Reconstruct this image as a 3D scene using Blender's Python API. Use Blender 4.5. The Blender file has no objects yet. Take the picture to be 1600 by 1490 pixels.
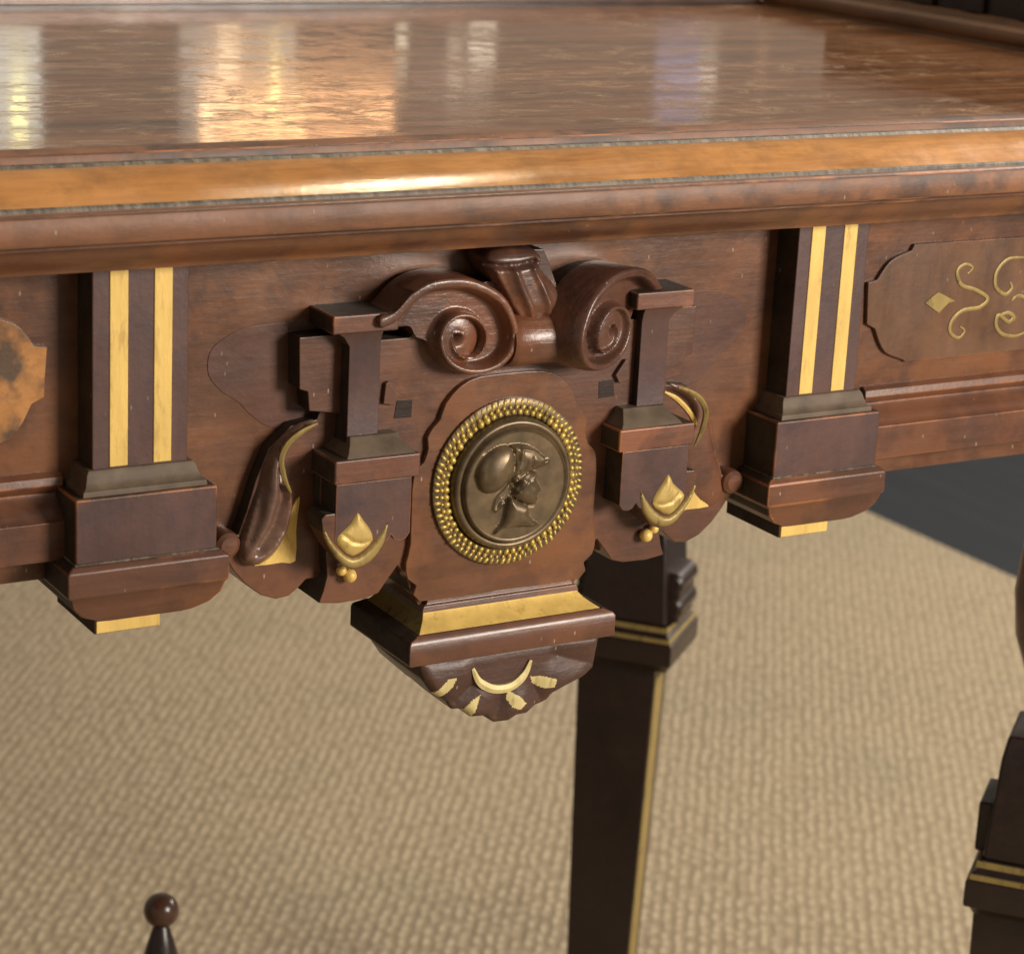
import bpy, bmesh, math, random
import numpy as np
from mathutils import Vector, Matrix
from mathutils.geometry import delaunay_2d_cdt
random.seed(7)
S = bpy.context.scene
COL = S.collection
rad = math.radians

# ---------------------------------------------------------------- camera
cd = bpy.data.cameras.new('camera'); co = bpy.data.objects.new('camera', cd); COL.objects.link(co)
cd.sensor_width = 36.0; cd.sensor_fit = 'HORIZONTAL'; cd.lens = 84.957
cd.clip_start = 0.05; cd.clip_end = 60
co.matrix_world = Matrix.Translation(Vector((-0.49204,-0.83466,0.94989))) @ Matrix(((0.862740,0.101502,-0.495356),(-0.503285,0.266982,-0.821842),(0.048833,0.958341,0.281420))).to_4x4()
cd.dof.use_dof = True; cd.dof.focus_distance = 1.0; cd.dof.aperture_fstop = 18.0
S.camera = co

# ---------------------------------------------------------------- world and lamps
w = bpy.data.worlds.new('World'); S.world = w; w.use_nodes = True
bg = w.node_tree.nodes['Background']; bg.inputs[0].default_value = (0.58, 0.50, 0.41, 1); bg.inputs[1].default_value = 0.41
def area(name, loc, target, sx, sy, power, color=(1, .9, .78), spread=180):
    l = bpy.data.lights.new(name, 'AREA'); l.shape = 'RECTANGLE'; l.size = sx; l.size_y = sy
    l.energy = power; l.color = color; l.spread = rad(spread)
    o = bpy.data.objects.new(name, l); COL.objects.link(o); o.location = loc
    o.rotation_euler = (Vector(target) - Vector(loc)).to_track_quat('-Z', 'Y').to_euler()
    return o
area('front_lamp', (0.85, -1.45, 1.12), (0, 0, .68), .5, .5, 35, (1, .90, .79))
area('carpet_fill', (3.1, 0.7, 2.5), (.8, 1.1, 0), 1.3, 1.2, 150, (1, .93, .83))  # unseen area light added to brighten the carpet
area('spot_lamp', (0.57, 0.16, 2.0), (0, 0, .8), .045, .02, 4.5, (1, .86, .6))
# unseen area lights added behind the table for bright reflections in the polished top
RY = 1.6
def reflection_lamp(name, x0, z0, x1, z1, rad_w, color):
    a = (x1-x0)/1000*(z1-z0)/1000
    area(name, ((x0+x1)/2000, RY, (z0+z1)/2000), ((x0+x1)/2000-.3, 0, .80), (x1-x0)/1000, (z1-z0)/1000, rad_w*a*3.1416, color)
reflection_lamp('reflection_light', 300, 940, 375, 1080, 0.97, (.95, .95, .80))
reflection_lamp('reflection_light', 534, 945, 575, 1064, 0.55, (1, .88, .72))
reflection_lamp('reflection_light', 577, 945, 602, 1010, 1.94, (1, .74, .46))
reflection_lamp('reflection_light', 606, 945, 668, 990, 0.77, (1, .86, .66))
reflection_lamp('reflection_light', 560, 1026, 680, 1068, 5.04, (1, .55, .24))
reflection_lamp('reflection_light', 688, 1022, 790, 1058, 4.20, (1, .50, .22))
reflection_lamp('reflection_light', 795, 945, 808, 990, 1.17, (1, .86, .6))
reflection_lamp('reflection_light', 890, 945, 922, 985, 1.43, (1, .84, .64))
reflection_lamp('reflection_light', 862, 960, 880, 1020, 0.59, (1, .84, .6))
reflection_lamp('reflection_light', 820, 1000, 900, 1030, 0.29, (1, .8, .7))
reflection_lamp('reflection_light', 1152, 982, 1210, 1060, 0.50, (.66, .66, 1))
reflection_lamp('reflection_light', 1213, 996, 1236, 1030, 1.17, (1, .86, .68))
reflection_lamp('reflection_light', 641, 998, 650, 1018, 6.47, (1, .8, .25))
reflection_lamp('reflection_light', 1297, 994, 1312, 1004, 1.36, (1, .55, .25))
reflection_lamp('reflection_light', 345, 1015, 360, 1050, 3.88, (1, .85, .2))

S.view_settings.view_transform = 'Standard'; S.view_settings.look = 'None'
S.view_settings.exposure = 0.0; S.view_settings.gamma = 1

# ---------------------------------------------------------------- materials
class NT:
    def __init__(s, name):
        s.m = bpy.data.materials.new(name); s.m.use_nodes = True; s.t = s.m.node_tree
        s.b = s.t.nodes['Principled BSDF']
        tc = s.n('ShaderNodeTexCoord'); s.co = tc.outputs['Object']
    def n(s, ty, **k):
        x = s.t.nodes.new(ty)
        for a, v in k.items(): setattr(x, a, v)
        return x
    def l(s, a, b): s.t.links.new(a, b)
    def mapping(s, scale=(1,1,1), rot=(0,0,0)):
        m = s.n('ShaderNodeMapping'); m.inputs['Scale'].default_value = scale; m.inputs['Rotation'].default_value = rot
        s.l(s.co, m.inputs['Vector']); return m.outputs[0]
    def noise(s, scale, vec=None, detail=4, rough=.55, dist=0):
        x = s.n('ShaderNodeTexNoise'); x.inputs['Scale'].default_value = scale
        x.inputs['Detail'].default_value = detail; x.inputs['Roughness'].default_value = rough
        x.inputs['Distortion'].default_value = dist
        s.l(vec or s.co, x.inputs['Vector']); return x.outputs['Fac']
    def ramp(s, fac, stops):
        r = s.n('ShaderNodeValToRGB'); e = r.color_ramp.elements
        while len(e) < len(stops): e.new(.5)
        for i, (p, c) in enumerate(stops):
            e[i].position = p; e[i].color = (c, c, c, 1) if not hasattr(c, '__len__') else (*c, 1)
        s.l(fac, r.inputs[0]); return r.outputs[0]
    def mix(s, fac, a, b, mode='MIX'):
        x = s.n('ShaderNodeMix', data_type='RGBA', blend_type=mode)
        for inp, v in ((x.inputs[0], fac), (x.inputs[6], a), (x.inputs[7], b)):
            if isinstance(v, (int, float)): inp.default_value = v
            elif isinstance(v, tuple): inp.default_value = (*v, 1)
            else: s.l(v, inp)
        return x.outputs[2]
    def math(s, op, a, b=0.0):
        x = s.n('ShaderNodeMath', operation=op)
        for inp, v in ((x.inputs[0], a), (x.inputs[1], b)):
            if isinstance(v, (int, float)): inp.default_value = v
            else: s.l(v, inp)
        return x.outputs[0]
    def bump(s, h, strength, dist=.001):
        x = s.n('ShaderNodeBump'); x.inputs['Strength'].default_value = strength
        x.inputs['Distance'].default_value = dist; s.l(h, x.inputs['Height']); s.l(x.outputs[0], s.b.inputs['Normal'])

def lin(r, g, b):
    f = lambda c: ((c/255+.055)/1.055)**2.4 if c > 10 else c/255/12.92
    return (f(r), f(g), f(b))

def wood(name, dark, light, grain=(5, 60, 60), rough=.36, specks=.75, coat=.25, patches=None, patchmix=.5, bump=.25, pscale=24, pth=.5):
    """polished wood: long grain streaks, pores, blotches of wear and a little dust"""
    t = NT(name)
    g = t.mapping(grain)
    n1 = t.noise(1.0, g, 6, .62, .4)
    n2 = t.noise(5.0, g, 4, .6)
    big = t.noise(14.0, None, 3, .6)
    c = t.mix(t.ramp(n1, [(.32, 0.), (.68, 1.)]), dark, light)
    c = t.mix(t.math('MULTIPLY', t.ramp(n2, [(.45, 0.), (.62, 1.)]), .32), c, tuple(v*.45 for v in dark))
    c = t.mix(t.math('MULTIPLY', t.ramp(big, [(.35, 0.), (.7, 1.)]), .38), c, tuple(v*1.35 for v in light))
    c = t.mix(t.math('MULTIPLY', t.ramp(t.noise(38, None, 5, .7), [(.48, 0.), (.66, 1.)]), .5), c, (dark[0]*.62, dark[1]*.72, dark[2]*1.0))
    if patches:
        c = t.mix(t.math('MULTIPLY', t.ramp(t.noise(pscale, None, 4, .65), [(pth, 0.), (pth+.12, 1.)]), patchmix), c, patches)
    # lint and fine scratches
    v = t.n('ShaderNodeTexVoronoi'); v.inputs['Scale'].default_value = 1.0
    t.l(t.mapping((210, 210, 80), (0, rad(35), 0)), v.inputs['Vector'])
    sp = t.ramp(v.outputs['Distance'], [(.04, 1.), (.10, 0.)])
    sp = t.math('MULTIPLY', sp, t.ramp(t.noise(60, None, 2), [(.5, 0.), (.6, 1.)]))
    c = t.mix(t.math('MULTIPLY', sp, specks), c, (.42, .36, .28))
    t.l(c, t.b.inputs['Base Color'])
    r = t.math('ADD', t.math('MULTIPLY', t.noise(40, None, 5), .28), rough-.14)
    t.l(r, t.b.inputs['Roughness'])
    t.b.inputs['Coat Weight'].default_value = coat; t.b.inputs['Coat Roughness'].default_value = .28
    t.b.inputs['Specular IOR Level'].default_value = .5
    t.bump(t.math('ADD', n2, t.math('MULTIPLY', t.noise(350, None, 3), .7)), bump, .0006)
    return t.m

M = {}
M['mahogany'] = wood('mahogany', (.076, .032, .020), (.135, .056, .032), patches=(.20, .078, .034), patchmix=.6)
M['frieze'] = wood('frieze_veneer', (.090, .038, .021), (.165, .070, .034), grain=(9, 40, 60), rough=.33, patches=(.24, .095, .036), patchmix=.6)
M['purple'] = wood('purple_wood', (.066, .034, .030), (.098, .048, .042), grain=(30, 30, 6), rough=.42, specks=.5, patches=(.125, .056, .042), patchmix=.6)
M['dark'] = wood('dark_carved_wood', (.050, .024, .017), (.085, .038, .024), rough=.34)
M['worn'] = wood('worn_edge', (.075, .032, .018), (.13, .052, .028), rough=.42, specks=.2, patches=(.36, .13, .045), patchmix=.9)
M['rubbed'] = wood('rubbed_wood', (.11, .042, .023), (.17, .062, .032), rough=.40, patches=(.25, .088, .038), patchmix=.8)
M['inlay'] = wood('frieze_inlay_wood', (.080, .036, .025), (.128, .056, .036), grain=(4, 40, 30), rough=.36, patches=(.17, .068, .035), patchmix=.5)
M['ebonised'] = wood('ebonised_wood', (.015, .0085, .0068), (.028, .014, .0105), rough=.34, specks=.15, coat=.15)
M['rail'] = wood('rail_wood', (.13, .062, .028), (.24, .12, .055), grain=(40, 4, 60), rough=.32, specks=.2)
M['edge'] = wood('edge_wood', (.14, .062, .032), (.25, .112, .056), grain=(12, 60, 60), rough=.52, coat=0, patches=(.05, .036, .034), patchmix=.75)
M['ochre'] = wood('satinwood', (.30, .125, .034), (.50, .238, .076), grain=(9, 50, 130), rough=.20, specks=.3, coat=0, bump=.10)
M['burl'] = wood('burl_veneer', (.36, .155, .042), (.52, .24, .07), grain=(40, 40, 40), rough=.38, patches=(.10, .058, .034), patchmix=1.0, pscale=32, pth=.44)
M['panel'] = wood('panel_veneer', (.10, .048, .024), (.17, .082, .042), grain=(30, 30, 6), rough=.36, patches=(.2, .10, .045), patchmix=.4)

M['fin'] = wood('turned_ball_wood', (.045, .020, .013), (.075, .034, .020), rough=.25, specks=.1)
M['fin2'] = M['ebonised']

def top_mat():
    t = NT('tabletop_veneer')
    g = t.mapping((5, 75, 1))
    n1 = t.noise(1.0, g, 8, .68, .3)
    c = t.mix(t.ramp(n1, [(.3, 0.), (.7, 1.)]), (.080, .034, .016), (.32, .14, .062))
    n2 = t.noise(2.6, g, 6, .7)
    c = t.mix(t.math('MULTIPLY', t.ramp(n2, [(.50, 0.), (.66, 1.)]), .5), c, (.050, .024, .012))
    wear = t.noise(1.0, t.mapping((34, 62, 1)), 8, .8, .8)
    zone = t.noise(7, None, 2)
    wm = t.math('MULTIPLY', t.ramp(wear, [(.49, 0.), (.64, 1.)]), t.ramp(zone, [(.36, 0.), (.6, 1.)]))
    c = t.mix(t.math('MULTIPLY', wm, .55), c, (.50, .37, .24))
    t.l(c, t.b.inputs['Base Color'])
    r = t.math('ADD', t.math('ADD', t.math('MULTIPLY', n2, .07), t.math('MULTIPLY', t.ramp(t.noise(55, None, 4, .7), [(.42, 0.), (.62, 1.)]), .10)), .02)
    t.l(t.math('ADD', r, t.math('MULTIPLY', wm, .25)), t.b.inputs['Roughness'])
    t.b.inputs['Specular IOR Level'].default_value = .30
    t.bump(t.math('ADD', t.math('MULTIPLY', n2, .45), t.math('MULTIPLY', t.noise(48, None, 5, .65), 1.8)), .10, .0005)
    return t.m
M['top'] = top_mat()

def gilt_mat(name, base, dull, rough=.42, metal=.35, cover=.5):
    t = NT(name)
    n = t.noise(1.0, t.mapping((240, 240, 60)), 5, .7); n2 = t.noise(1.0, t.mapping((110, 110, 22)), 4, .6)
    c = t.mix(t.ramp(n2, [(.38, 0.), (.62, 1.)]), base, tuple(v*.82 for v in base))
    c = t.mix(t.math('MULTIPLY', t.ramp(n, [(.55, 0.), (.72, 1.)]), cover), c, dull)
    t.l(c, t.b.inputs['Base Color'])
    t.b.inputs['Metallic'].default_value = metal; t.b.inputs['Roughness'].default_value = rough
    t.bump(t.math('ADD', n, n2), .35, .0006)
    return t.m
M['gilt'] = gilt_mat('gilding', (.84, .58, .165), (.36, .21, .06), .46, .12, .55)
M['oldgilt'] = gilt_mat('worn_gilding', (.36, .26, .085), (.08, .055, .03), .45, .3, 1.0)
M['brass'] = gilt_mat('gilt_brass', (.66, .48, .12), (.10, .07, .03), .40, .4, .95)
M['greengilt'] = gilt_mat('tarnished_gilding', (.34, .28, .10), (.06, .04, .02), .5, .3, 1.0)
def bronze():
    t = NT('bronze')
    n = t.noise(120, None, 5); 
    t.l(t.mix(t.ramp(n, [(.35, 0.), (.7, 1.)]), (.105, .076, .044), (.205, .145, .080)), t.b.inputs['Base Color'])
    t.b.inputs['Metallic'].default_value = .5; t.b.inputs['Roughness'].default_value = .38
    t.bump(n, .3, .0004); return t.m
M['bronze'] = bronze()
def dust():
    t = NT('dusty_ledge')
    n = t.noise(90, None, 5)
    t.l(t.mix(t.ramp(n, [(.3, 0.), (.7, 1.)]), (.085, .058, .038), (.16, .118, .078)), t.b.inputs['Base Color'])
    t.b.inputs['Roughness'].default_value = .6; t.bump(n, .3, .0005); return t.m
M['dust'] = dust()
def grime():
    t = NT('groove_grime')
    n = t.noise(1.0, t.mapping((220, 60, 60)), 4, .7)
    t.l(t.mix(t.ramp(n, [(.42, 0.), (.66, 1.)]), (.05, .038, .027), (.19, .155, .11)), t.b.inputs['Base Color'])
    t.b.inputs['Roughness'].default_value = .5; t.bump(n, .5, .001); return t.m
M['grime'] = grime()

M['carved'] = wood('carved_mahogany', (.070, .031, .021), (.125, .055, .034), rough=.34, coat=.3, patches=(.24, .085, .036), patchmix=.55, bump=.5)
M['side_shade'] = wood('shaded_return', (.030, .021, .015), (.058, .040, .026), rough=.55, coat=0, specks=.5, patches=(.085, .072, .052), patchmix=.5)  # darker wood that carries the shade of top and side faces
M['shell'] = wood('shell_wood', (.050, .024, .017), (.085, .038, .024), rough=.48, coat=.05, bump=.5)
M['side_shade'].node_tree.nodes['Principled BSDF'].inputs['Specular IOR Level'].default_value = .2
M['budgilt'] = gilt_mat('bud_gilding', (.60, .43, .13), (.14, .09, .035), .45, .25, .8)
M['palegilt'] = gilt_mat('pale_gilding', (.74, .62, .28), (.26, .17, .06), .5, .1, .7)
M['leaf'] = wood('polished_leaf_wood', (.12, .066, .046), (.20, .115, .080), rough=.31, coat=.35, specks=.2, patches=(.19, .075, .04), patchmix=.4)
# ---------------------------------------------------------------- mesh helpers (lengths in mm inside the table)
ROOT = bpy.data.objects.new('writing_table', None); COL.objects.link(ROOT)
RL = Vector((0.0077, .23, 0)); ROOT.location = RL
ROOT['label'] = 'carved mahogany table with gilt lines, bronze helmet medallion and ochre banded top'
ROOT['category'] = 'table'

SHADED_SIDES = {'capital_block', 'cap_bar', 'pedestal_cap', 'pedestal_block', 'side_plate', 'scroll_back', 'body_board', 'wing_board', 'fascia', 'pilaster', 'plinth_moulding', 'keystone_block', 'crest_shield', 'foot', 'colonette', 'fluted_shell'}  # parts whose tops and sides are coloured as if in shade
def finish(name, bm, mats, parent=ROOT, bevel=0, seg=2, smooth=35, recalc=True):
    if recalc: bmesh.ops.recalc_face_normals(bm, faces=bm.faces)
    bmesh.ops.scale(bm, vec=(.001, .001, .001), verts=bm.verts)
    bmesh.ops.translate(bm, vec=-RL, verts=bm.verts)
    me = bpy.data.meshes.new(name); bm.to_mesh(me); bm.free()
    for m in mats: me.materials.append(M[m])
    if name in SHADED_SIDES:
        # top and side faces get the darker wood, their shade painted in
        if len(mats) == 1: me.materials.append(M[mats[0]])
        me.materials.append(M['side_shade'])
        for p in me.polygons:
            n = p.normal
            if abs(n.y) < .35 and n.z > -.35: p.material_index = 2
    if smooth:
        for p in me.polygons: p.use_smooth = True
        me.set_sharp_from_angle(angle=rad(smooth))
    o = bpy.data.objects.new(name, me); COL.objects.link(o)
    o.parent = parent
    if bevel:
        b = o.modifiers.new('bevel', 'BEVEL'); b.width = bevel/1000; b.segments = seg; b.limit_method = 'ANGLE'
        b.angle_limit = rad(40); b.harden_normals = True
        if len(mats) > 1: b.material = 1
    return o
def holder(name, loc_mm, parent=ROOT):
    """an Empty for a part made of several pieces"""
    o = bpy.data.objects.new(name, None); COL.objects.link(o); o.parent = parent; return o

def smooth_line(pts, n=5, closed=True):
    out = []; N = len(pts)
    for i in range(N if closed else N-1):
        g = lambda k: Vector(pts[(i+k) % N]) if closed else Vector(pts[min(max(i+k, 0), N-1)])
        p0, p1, p2, p3 = g(-1), g(0), g(1), g(2)
        for k in range(n):
            t = k/n
            out.append(tuple(.5*((2*p1)+(-p0+p2)*t+(2*p0-5*p1+4*p2-p3)*t*t+(-p0+3*p1-3*p2+p3)*t**3)))
    if not closed: out.append(tuple(pts[-1]))
    return out
def mir(pts, ax=7.7): return [(2*ax-x, z) for x, z in pts][::-1]

def prism_into(bm, pts, yf, yb, taper=0):
    f = [bm.verts.new((x, yf, z)) for x, z in pts]; b = [bm.verts.new((x, yb, z)) for x, z in pts]
    n = len(pts)
    bm.faces.new(f); bm.faces.new(b[::-1])
    for i in range(n): bm.faces.new((f[i], b[i], b[(i+1) % n], f[(i+1) % n]))
def prism(name, pts, yf, yb, mats, parent, bevel=.5, **k):
    bm = bmesh.new(); prism_into(bm, pts, yf, yb); return finish(name, bm, mats, parent, bevel, **k)
def box_into(bm, x0, x1, y0, y1, z0, z1): prism_into(bm, [(x0, z0), (x1, z0), (x1, z1), (x0, z1)], y0, y1)
def box(name, x0, x1, y0, y1, z0, z1, mats, parent, bevel=.6, **k):
    bm = bmesh.new(); box_into(bm, x0, x1, y0, y1, z0, z1); return finish(name, bm, mats, parent, bevel, **k)
def stack(name, levels, mats, parent, bevel=.5, **k):
    """loft of rectangles: (z, x0, x1, yfront, yback)"""
    bm = bmesh.new(); rings = []
    for z, x0, x1, y0, y1 in levels:
        rings.append([bm.verts.new(p) for p in ((x0, y0, z), (x1, y0, z), (x1, y1, z), (x0, y1, z))])
    for a, b in zip(rings, rings[1:]):
        for i in range(4): bm.faces.new((a[i], a[(i+1) % 4], b[(i+1) % 4], b[i]))
    bm.faces.new(rings[0][::-1]); bm.faces.new(rings[-1])
    return finish(name, bm, mats, parent, bevel, **k)
def extrude_x(name, prof, x0, x1, mats, parent=ROOT, bevel=0, nx=1, **k):
    """closed (y,z) profile swept along x"""
    bm = bmesh.new(); rings = []
    for i in range(nx+1):
        x = x0+(x1-x0)*i/nx
        rings.append([bm.verts.new((x, y, z)) for y, z in prof])
    n = len(prof)
    for a, b in zip(rings, rings[1:]):
        for i in range(n): bm.faces.new((a[i], a[(i+1) % n], b[(i+1) % n], b[i]))
    bm.faces.new(rings[0][::-1]); bm.faces.new(rings[-1])
    return finish(name, bm, mats, parent, bevel, **k)
def relief_into(bm, pts, y0, H, R, step=1.0, floor=0.0, fn=None):
    """a carved cushion: outline pts on plane y0, swelling towards the viewer by H, rounding off within R of the edge"""
    N = len(pts); P2 = [Vector(p) for p in pts]
    def d2e(q):
        d = 1e9
        for i in range(N):
            a, b = P2[i], P2[(i+1) % N]; ab = b-a; L = ab.length_squared
            t = max(0, min(1, (q-a).dot(ab)/L)) if L > 0 else 0
            d = min(d, (a+ab*t-q).length)
        return d
    def inside(q):
        c = False; j = N-1
        for i in range(N):
            if (P2[i].y > q.y) != (P2[j].y > q.y) and q.x < (P2[j].x-P2[i].x)*(q.y-P2[i].y)/(P2[j].y-P2[i].y)+P2[i].x: c = not c
            j = i
        return c
    xs = [p.x for p in P2]; zs = [p.y for p in P2]
    vs = list(P2); x = min(xs)
    while x < max(xs):
        z = min(zs)
        while z < max(zs):
            q = Vector((x+random.uniform(-.1, .1)*step, z+random.uniform(-.1, .1)*step))
            if inside(q) and d2e(q) > .35*step: vs.append(q)
            z += step
        x += step
    v, e, f, *_ = delaunay_2d_cdt(vs, [(i, (i+1) % N) for i in range(N)], [list(range(N))], 1, 1e-5)
    BV = []
    for q in v:
        d = min(d2e(q), R)/R
        h = floor+(H-floor)*math.sqrt(max(0, 1-(1-d)**2)) if d > 1e-4 else 0
        if fn and d > 1e-4: h += fn(q.x, q.y)*min(1, d*2)
        BV.append(bm.verts.new((q.x, y0-h, q.y)))
    for t in f:
        try: bm.faces.new([BV[i] for i in t])
        except ValueError: pass
def relief(name, pts, y0, H, R, mats, parent, step=1.0, floor=0.0, fn=None):
    bm = bmesh.new(); relief_into(bm, pts, y0, H, R, step, floor, fn)
    bmesh.ops.recalc_face_normals(bm, faces=bm.faces)
    s = sum(f.normal.y*f.calc_area() for f in bm.faces)
    if s > 0: bmesh.ops.reverse_faces(bm, faces=bm.faces)
    return finish(name, bm, mats, parent, 0, smooth=60, recalc=False)

def seg_dist(Q, pts):
    """distance from many points Q (n,2) to a polyline, and the fraction along it"""
    best = np.full(len(Q), 1e9); frac = np.zeros(len(Q)); pts = np.array(pts, float); n = len(pts)-1
    for i in range(n):
        a, b = pts[i], pts[i+1]; ab = b-a; L = max((ab**2).sum(), 1e-9)
        t = np.clip(((Q-a)@ab)/L, 0, 1); d = np.hypot(*(Q-(a+t[:, None]*ab)).T)
        m = d < best; best[m] = d[m]; frac[m] = ((i+t)/n)[m]
    return best, frac
def in_poly(Q, pts):
    c = np.zeros(len(Q), bool); j = len(pts)-1
    for i in range(len(pts)):
        xi, zi = pts[i]; xj, zj = pts[j]
        k = ((zi > Q[:, 1]) != (zj > Q[:, 1])) & (Q[:, 0] < (xj-xi)*(Q[:, 1]-zi)/((zj-zi) or 1e-9)+xi)
        c ^= k; j = i
    return c
def cushion(Q, pts, H, R):
    d, _ = seg_dist(Q, list(pts)+[pts[0]]); u = np.clip(d/R, 0, 1)
    return np.where(in_poly(Q, pts), H*np.sqrt(1-(1-u)**2), 0)
def stroke(Q, pts, w0, w1, H, sharp=2.0):
    d, f = seg_dist(Q, pts); w = w0+(w1-w0)*f
    return H*np.exp(-(d/w)**sharp)
def carve(name, outline, y0, field, mats, parent, step=.8, skirt=0, xf=None, smooth=70):
    """carved face: grid inside the outline, raised towards the viewer by field(Q); skirt closes it back to depth y0+skirt"""
    N = len(outline); P2 = [Vector(p) for p in outline]; O = np.array(outline, float)
    gx = np.arange(O[:, 0].min(), O[:, 0].max(), step); gz = np.arange(O[:, 1].min(), O[:, 1].max(), step)
    G = np.array([(x, z) for x in gx for z in gz]); G = G+np.random.RandomState(3).uniform(-.08, .08, G.shape)*step
    d, _ = seg_dist(G, list(outline)+[outline[0]])
    G = G[in_poly(G, outline) & (d > .35*step)]
    v, e, f, *_ = delaunay_2d_cdt(P2+[Vector(q) for q in G], [(i, (i+1) % N) for i in range(N)], [list(range(N))], 1, 1e-5)
    V = np.array([(q.x, q.y) for q in v]); h = field(V)
    xf = xf or (lambda x, y, z: (x, y, z))
    bm = bmesh.new(); BV = [bm.verts.new(xf(x, y0-k, z)) for (x, z), k in zip(V, h)]
    for t in f:
        try: bm.faces.new([BV[i] for i in t])
        except ValueError: pass
    if skirt:
        be = [e for e in bm.edges if len(e.link_faces) == 1]
        back = {}
        for ed in be:
            for q in ed.verts:
                if q not in back: back[q] = V[q.index] if False else None
        idx = {q: i for i, q in enumerate(BV)}
        nb = {q: bm.verts.new(xf(V[idx[q]][0], y0+skirt, V[idx[q]][1])) for q in back}
        for ed in be:
            a, b = ed.verts; bm.faces.new((a, b, nb[b], nb[a]))
    bmesh.ops.recalc_face_normals(bm, faces=bm.faces)
    s_ = sum(fc.normal.y*fc.calc_area() for fc in bm.faces if abs(fc.normal.y) > .3)
    if s_ > 0: bmesh.ops.reverse_faces(bm, faces=bm.faces)
    return finish(name, bm, mats, parent, 0, smooth=smooth, recalc=False)
def tube_into(bm, path, radii, sides=8, yscale=1.0):
    rings = []
    for i, p in enumerate(path):
        p = Vector(p); a = Vector(path[max(i-1, 0)]); b = Vector(path[min(i+1, len(path)-1)])
        t = (b-a).normalized(); u = Vector((0, 1, 0)); u = (u-t*u.dot(t)).normalized(); v = t.cross(u)
        r = radii[i] if hasattr(radii, '__len__') else radii
        rings.append([bm.verts.new(p+u*math.cos(k*2*math.pi/sides)*r*yscale+v*math.sin(k*2*math.pi/sides)*r) for k in range(sides)])
    for a, b in zip(rings, rings[1:]):
        for k in range(sides): bm.faces.new((a[k], a[(k+1) % sides], b[(k+1) % sides], b[k]))
    bm.faces.new(rings[0][::-1]); bm.faces.new(rings[-1])
def line_relief(name, pts, y, width, mats, parent, n=5, depth=.8, taper=True):
    """an incised and gilded line, laid as a thin rounded fillet"""
    s = smooth_line(pts, n, False); m = len(s)
    r = [width/2*(min(1, .35+2.6*min(i, m-1-i)/m) if taper else 1) for i in range(m)]
    bm = bmesh.new(); tube_into(bm, [(x, y, z) for x, z in s], r, 6, depth/(width/2) if width/2 > depth else 1)
    return finish(name, bm, mats, parent)
def lathe_into(bm, prof, c, axis='z', seg=40):
    rings = []
    for r, h in prof:
        ring = []
        for k in range(seg):
            a = 2*math.pi*k/seg
            if axis == 'z': p = (c[0]+r*math.cos(a), c[1]+r*math.sin(a), c[2]+h)
            elif axis == 'x': p = (c[0]+h, c[1]+r*math.cos(a), c[2]+r*math.sin(a))
            else: p = (c[0]+r*math.cos(a), c[1]-h, c[2]+r*math.sin(a))
            ring.append(bm.verts.new(p))
        rings.append(ring)
    for a, b in zip(rings, rings[1:]):
        for k in range(seg): bm.faces.new((a[k], a[(k+1) % seg], b[(k+1) % seg], b[k]))
    bm.faces.new(rings[0]); bm.faces.new(rings[-1])
def lathe(name, prof, c, mats, parent, axis='z', seg=40, smooth=35):
    bm = bmesh.new(); lathe_into(bm, prof, c, axis, seg); return finish(name, bm, mats, parent, smooth=smooth)

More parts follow.
